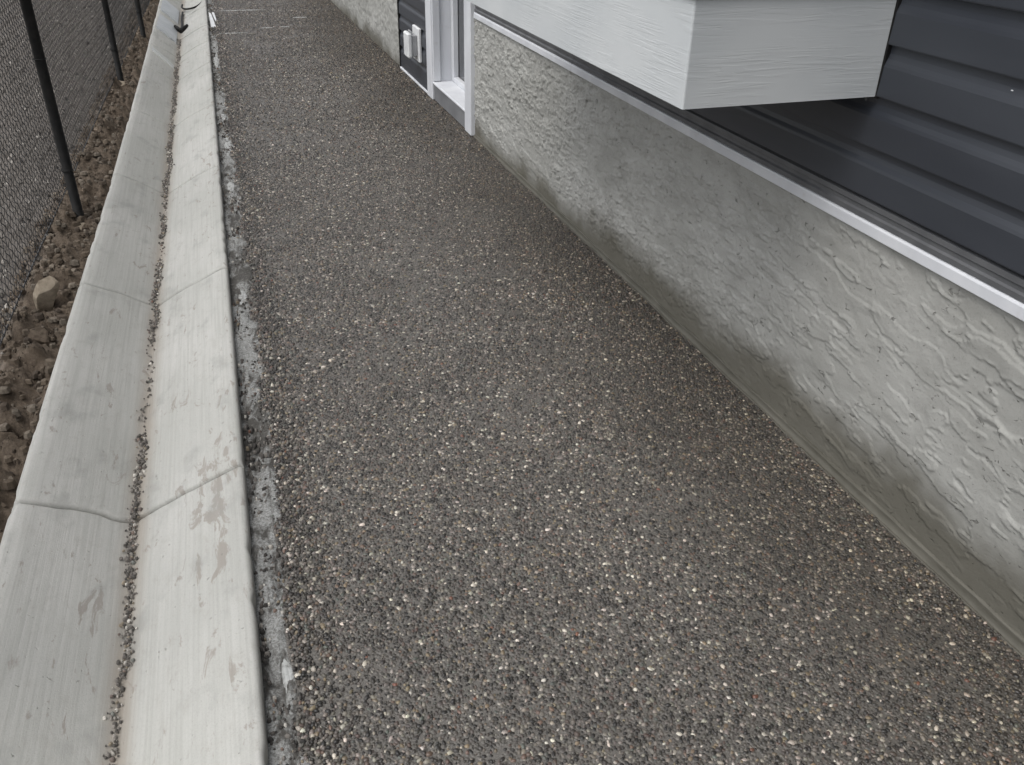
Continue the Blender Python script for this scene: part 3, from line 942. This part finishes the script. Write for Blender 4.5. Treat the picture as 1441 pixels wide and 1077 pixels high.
def foundation(y0, y1, zt, dy, dz_):
    ys = np.linspace(y0, y1, int((y1 - y0) / dy) + 1); zs = np.linspace(-0.1, zt, int((zt + 0.1) / dz_) + 1)
    Y, Z = np.meshgrid(ys, zs, indexing='ij')
    X = -parge_h(Y, Z)
    V = np.stack([X, Y, Z], -1).reshape(-1, 3)
    return mesh_np("foundation_wall", V, grid(len(ys), len(zs)), True)
link("foundation_wall", foundation(0.80, 5.29, 0.70, 0.0043, 0.0038), M['parge'], house)
link("foundation_wall", foundation(-3.0, 0.80, 0.70, 0.012, 0.012), M['parge'], house)
link("foundation_wall", foundation(7.41, 13.6, 0.70, 0.012, 0.012), M['parge'], house)
# cove
def cove_fn(V):
    ys_ = V[:, :, 1]
    wob = (fbm(ys_ * 5, ys_ * 0, 301, 3) - 0.5)
    taper = np.interp(ys_, [0, 5.2], [1.0, 0.65])
    V[:, :, 0] = V[:, :, 0] * taper * (1 + 0.5 * wob) - 0.002
    V[:, :, 2] = V[:, :, 2] * taper * (1 + 0.5 * (fbm(ys_ * 3 + 4, ys_ * 0, 303, 3) - 0.5)) + (fbm(ys_ * 20, V[:, :, 0] * 60, 305, 2) - 0.5) * 0.002
    return V
cv = [(-0.024, -0.006), (-0.0228, 0.003), (-0.021, 0.0040), (-0.019, 0.0028), (-0.015, 0.004), (-0.011, 0.008), (-0.0085, 0.015), (-0.0070, 0.022), (-0.0078, 0.0255), (-0.006, 0.0275), (0.002, 0.029)]
link("cement_cove", extrude_y("cement_cove", cv, 0.3, 5.29, 700, smooth=True, fn=cove_fn), M['cove'], house)

# white drip trim, joint at y = 3.75
def trim_run(y0, y1):
    link("drip_trim", extrude_y("drip_trim", [(0.01, 0.694), (-0.012, 0.694), (-0.016, 0.697), (-0.0165, 0.722), (-0.014, 0.727), (0.01, 0.729)], y0, y1, 2, caps=True), M['trim'], house)
    link("starter_strip", extrude_y("starter_strip", [(0.01, 0.7295), (-0.011, 0.7295), (-0.012, 0.742), (-0.006, 0.746), (-0.006, 0.756), (-0.010, 0.759), (-0.010, 0.772), (0.01, 0.776)], y0, y1, 2, caps=True), M['strip'], house)
trim_run(-3.0, 3.741); trim_run(3.744, 5.262); trim_run(7.42, 13.6)

# lap siding, one piece per course
CH = 0.1195; Z0 = 0.782
def lap_prof(z):
    return [(0.006, z - 0.004), (-0.0135, z), (-0.0145, z + 0.003), (-0.0125, z + 0.070), (-0.010, z + 0.078), (-0.0055, z + 0.088), (-0.0025, z + 0.100), (-0.0015, z + CH + 0.004)]
HTOP = 3.9  # unseen wall height, set by how much sky it blocks
kz = 0
z = Z0
spans_hi = [(-3.0, 13.6)]
while z < HTOP:
    if z < 2.05:
        runs = [(-3.0, 5.255), (6.42, 13.6)]
    else:
        runs = [(-3.0, 13.6)]
    for (a, b) in runs:
        link("siding_panel", extrude_y("siding_panel", lap_prof(z), a, b, 2), M['siding'], house)
    z += CH
z = Z0 - CH
while z > -0.1:                                        # low panel beside the window
    link("siding_panel", extrude_y("siding_panel", lap_prof(max(z, 0.012)), 6.42, 7.385, 2), M['siding'], house)
    z -= CH
link("edge_channel", boxes_mesh("edge_channel", [(-0.02, 0.0, 7.386, 7.408, 0.004, 0.775)], 0.003), M['black'], house)
link("base_flashing", boxes_mesh("base_flashing", [(-0.024, 0.0, 6.42, 7.384, 0.002, 0.018)], 0.003), M['trim'], house)
link("paint_fleck", blob_mesh("paint_fleck", 0.0015, 0.004, 0.002, 3, 2), M['trim'], house, (-0.0145, 1.425, 1.118))
# wall core behind the cladding, ends and roof
core = [(0.012, 0.20, -3.0, 5.255, -0.1, HTOP), (0.012, 0.20, 6.42, 13.6, -0.1, HTOP), (0.012, 0.20, 5.256, 6.419, 2.05, HTOP)]
link("wall_core", boxes_mesh("wall_core", core), M['dark'], house)
link("end_wall", boxes_mesh("end_wall", [(0.012, 8.0, 13.602, 13.75, -0.1, HTOP)]), M['siding'], house)
link("end_wall", boxes_mesh("end_wall", [(0.012, 8.0, -3.15, -3.002, -0.1, HTOP)]), M['siding'], house)
link("unseen_roof", extrude_y("unseen_roof", [(-0.55, HTOP - 0.02), (-0.55, HTOP + 0.16), (4.0, HTOP + 2.0), (8.5, HTOP + 0.16), (8.5, HTOP - 0.02)], -3.5, 14.1, 2, closed=True, caps=True), M['dark'], house)  # unseen overhang added to hold back sky light

# recessed basement window
win = link("window", boxes_mesh("window", [(0.150, 0.165, 5.43, 6.26, 0.13, 1.95)]), M['glass'], house)
fr = [(0.110, 0.149, 5.43, 5.49, 0.13, 1.95), (0.110, 0.149, 6.20, 6.26, 0.13, 1.95), (0.110, 0.149, 5.49, 6.20, 1.89, 1.95), (0.112, 0.149, 5.49, 6.20, 0.13, 0.165), (0.114, 0.149, 5.83, 5.86, 0.165, 1.89)]
for b_ in fr:
    link("frame", boxes_mesh("frame", [b_], 0.004), M['dark'] if b_[2] > 5.8 and b_[3] < 6.0 else M['trim'], win)
for (a, b) in ((5.285, 5.425), (6.265, 6.415)):        # side casings to the ground
    link("casing", boxes_mesh("casing", [(-0.030, 0.16, a, b, 0.004, 2.0)], 0.003), M['trim'], win)
link("casing", boxes_mesh("casing", [(-0.030, 0.16, 5.426, 6.264, 1.951, 2.045)], 0.003), M['trim'], win)
link("jamb_bead", boxes_mesh("jamb_bead", [(-0.022, 0.03, 6.246, 6.264, 0.135, 1.949)], 0.003), M['trim'], win)
link("sill", boxes_mesh("sill", [(-0.026, 0.16, 5.426, 6.264, 0.112, 0.129)], 0.004), M['trim'], win)
link("apron", boxes_mesh("apron", [(-0.018, 0.15, 5.426, 6.264, 0.004, 0.111)], 0.002), M['flash'], win)

# cantilevered bump-out above the foundation
BX, BY0, BY1, BZ0, BZ1, BT = -0.54, 1.81, 3.72, 1.02, 1.250, 2.6  # unseen far end and top cut back to admit more sky
bump = link("bump_out", boxes_mesh("bump_out", [(BX + 0.03, 0.0, BY0 + 0.03, BY1 - 0.03, BZ0 + 0.012, BT)]), M['dark'], house)
def corner_board():
    ca = [(BX + 0.005 * (1 - math.cos(t)), BY0 + 0.005 * (1 - math.sin(t))) for t in np.linspace(0, math.pi / 2, 6)]
    poly = [(BX, BY1)] + ca + [(-0.016, BY0), (-0.016, BY0 + 0.02), (BX + 0.02, BY0 + 0.02), (BX + 0.02, BY1)]
    k = len(poly)
    import bmesh
    bm = bmesh.new()
    lo = [bm.verts.new((p[0], p[1], BZ0)) for p in poly]; hi = [bm.verts.new((p[0], p[1], BZ1)) for p in poly]
    bm.faces.new(lo); bm.faces.new(hi[::-1])
    for i in range(k):
        j = (i + 1) % k
        bm.faces.new([lo[i], lo[j], hi[j], hi[i]])
    bmesh.ops.recalc_face_normals(bm, faces=bm.faces)
    me = bpy.data.meshes.new("cladding_board"); bm.to_mesh(me); bm.free()
    return me
link("cladding_board", corner_board(), M['board'], bump)
link("cladding_board", boxes_mesh("cladding_board", [(BX + 0.0205, -0.016, BY1 - 0.021, BY1 - 0.001, BZ0, BZ1)], 0.0025), M['board'], bump)
link("drip_cap", boxes_mesh("drip_cap", [(BX - 0.008, BX + 0.03, BY0 - 0.008, BY1 + 0.008, BZ1 + 0.001, BZ1 + 0.014), (BX + 0.0305, -0.016, BY0 - 0.008, BY0 + 0.03, BZ1 + 0.001, BZ1 + 0.014)], 0.002), M['dark'], bump)
link("end_channel", boxes_mesh("end_channel", [(-0.0155, 0.0, BY0 - 0.004, BY0 + 0.022, BZ0 - 0.004, BT)], 0.002), M['black'], bump)
link("nail", tube("nail", [(-0.03, BY0 + 0.012, BZ0 - 0.010), (-0.03, BY0 + 0.012, BZ0 + 0.002)], 0.004, 8), M['wire'], bump)
z = BZ1 + 0.018
while z < BT - 0.1:
    pf = [(px + BX + 0.028, pz) for px, pz in lap_prof(z)]
    link("siding_panel", extrude_y("siding_panel", pf, BY0 + 0.002, BY1 - 0.002, 2), M['siding'], bump)
    me = extrude_y("siding_panel", lap_prof(z), BX + 0.02, -0.016, 2)     # short courses on the near end
    o = link("siding_panel", me, M['siding'], bump, (0, BY0 + 0.028, 0), (0, 0, math.pi / 2))
    o.location = (0.0, BY0 + 0.028, 0)
    v = np.zeros(len(me.vertices) * 3, np.float32); me.vertices.foreach_get("co", v); v = v.reshape(-1, 3)
    me.vertices.foreach_set("co", np.stack([v[:, 0], -v[:, 1], v[:, 2]], -1).astype(np.float32).ravel()); me.flip_normals(); me.update()
    z += CH
link("bump_roof", boxes_mesh("bump_roof", [(BX - 0.1, 0.0, BY0 - 0.1, BY1 + 0.1, BT + 0.001, BT + 0.08)]), M['dark'], bump)

# weatherproof outlet on the low siding panel
out = thing("outlet_cover", "white weatherproof outlet cover on charcoal siding left of the window", "outlet", (0, 0, 0))
out.location = (WX + WS * 6.72 - 0.014, 6.72, 0.30); out.rotation_euler = (0, 0, H_ROT)
link("mounting_block", boxes_mesh("mounting_block", [(-0.022, 0.002, -0.10, 0.10, -0.115, 0.125)], 0.006), M['plastic'], out)
link("box_body", boxes_mesh("box_body", [(-0.062, -0.0225, -0.062, 0.062, -0.075, 0.075)], 0.006), M['grey'], out)
link("cover", boxes_mesh("cover", [(-0.098, -0.0625, -0.07, 0.07, -0.085, 0.09)], 0.010), M['plastic'], out)
link("hinge", tube("hinge", [(-0.06, -0.05, 0.093), (-0.06, 0.05, 0.093)], 0.006, 8), M['grey'], out)

# thin pale streaks across the far walkway
for q, (cx_, cy_, lx_, ly_) in enumerate(((0.80, 10.15, 0.09, 0.022), (0.42, 9.55, 0.07, 0.02), (0.60, 9.58, 0.06, 0.018), (0.25, 10.75, 0.30, 0.02), (0.10, 9.3, 0.16, 0.015))):
    lab = ["brightest white streak crossing the far walkway", "short white streak left of centre on the far walkway", "short white streak at the centre of the far walkway", "longest and farthest pale streak across the walkway", "faint pale streak near the gutter on the far walkway"][q]
    patch("pale_streak", lab, "residue", M['pale'], cx_, cy_, lx_, ly_, 0.004, 50 + q, "pale streaks on the walkway", 0.001)
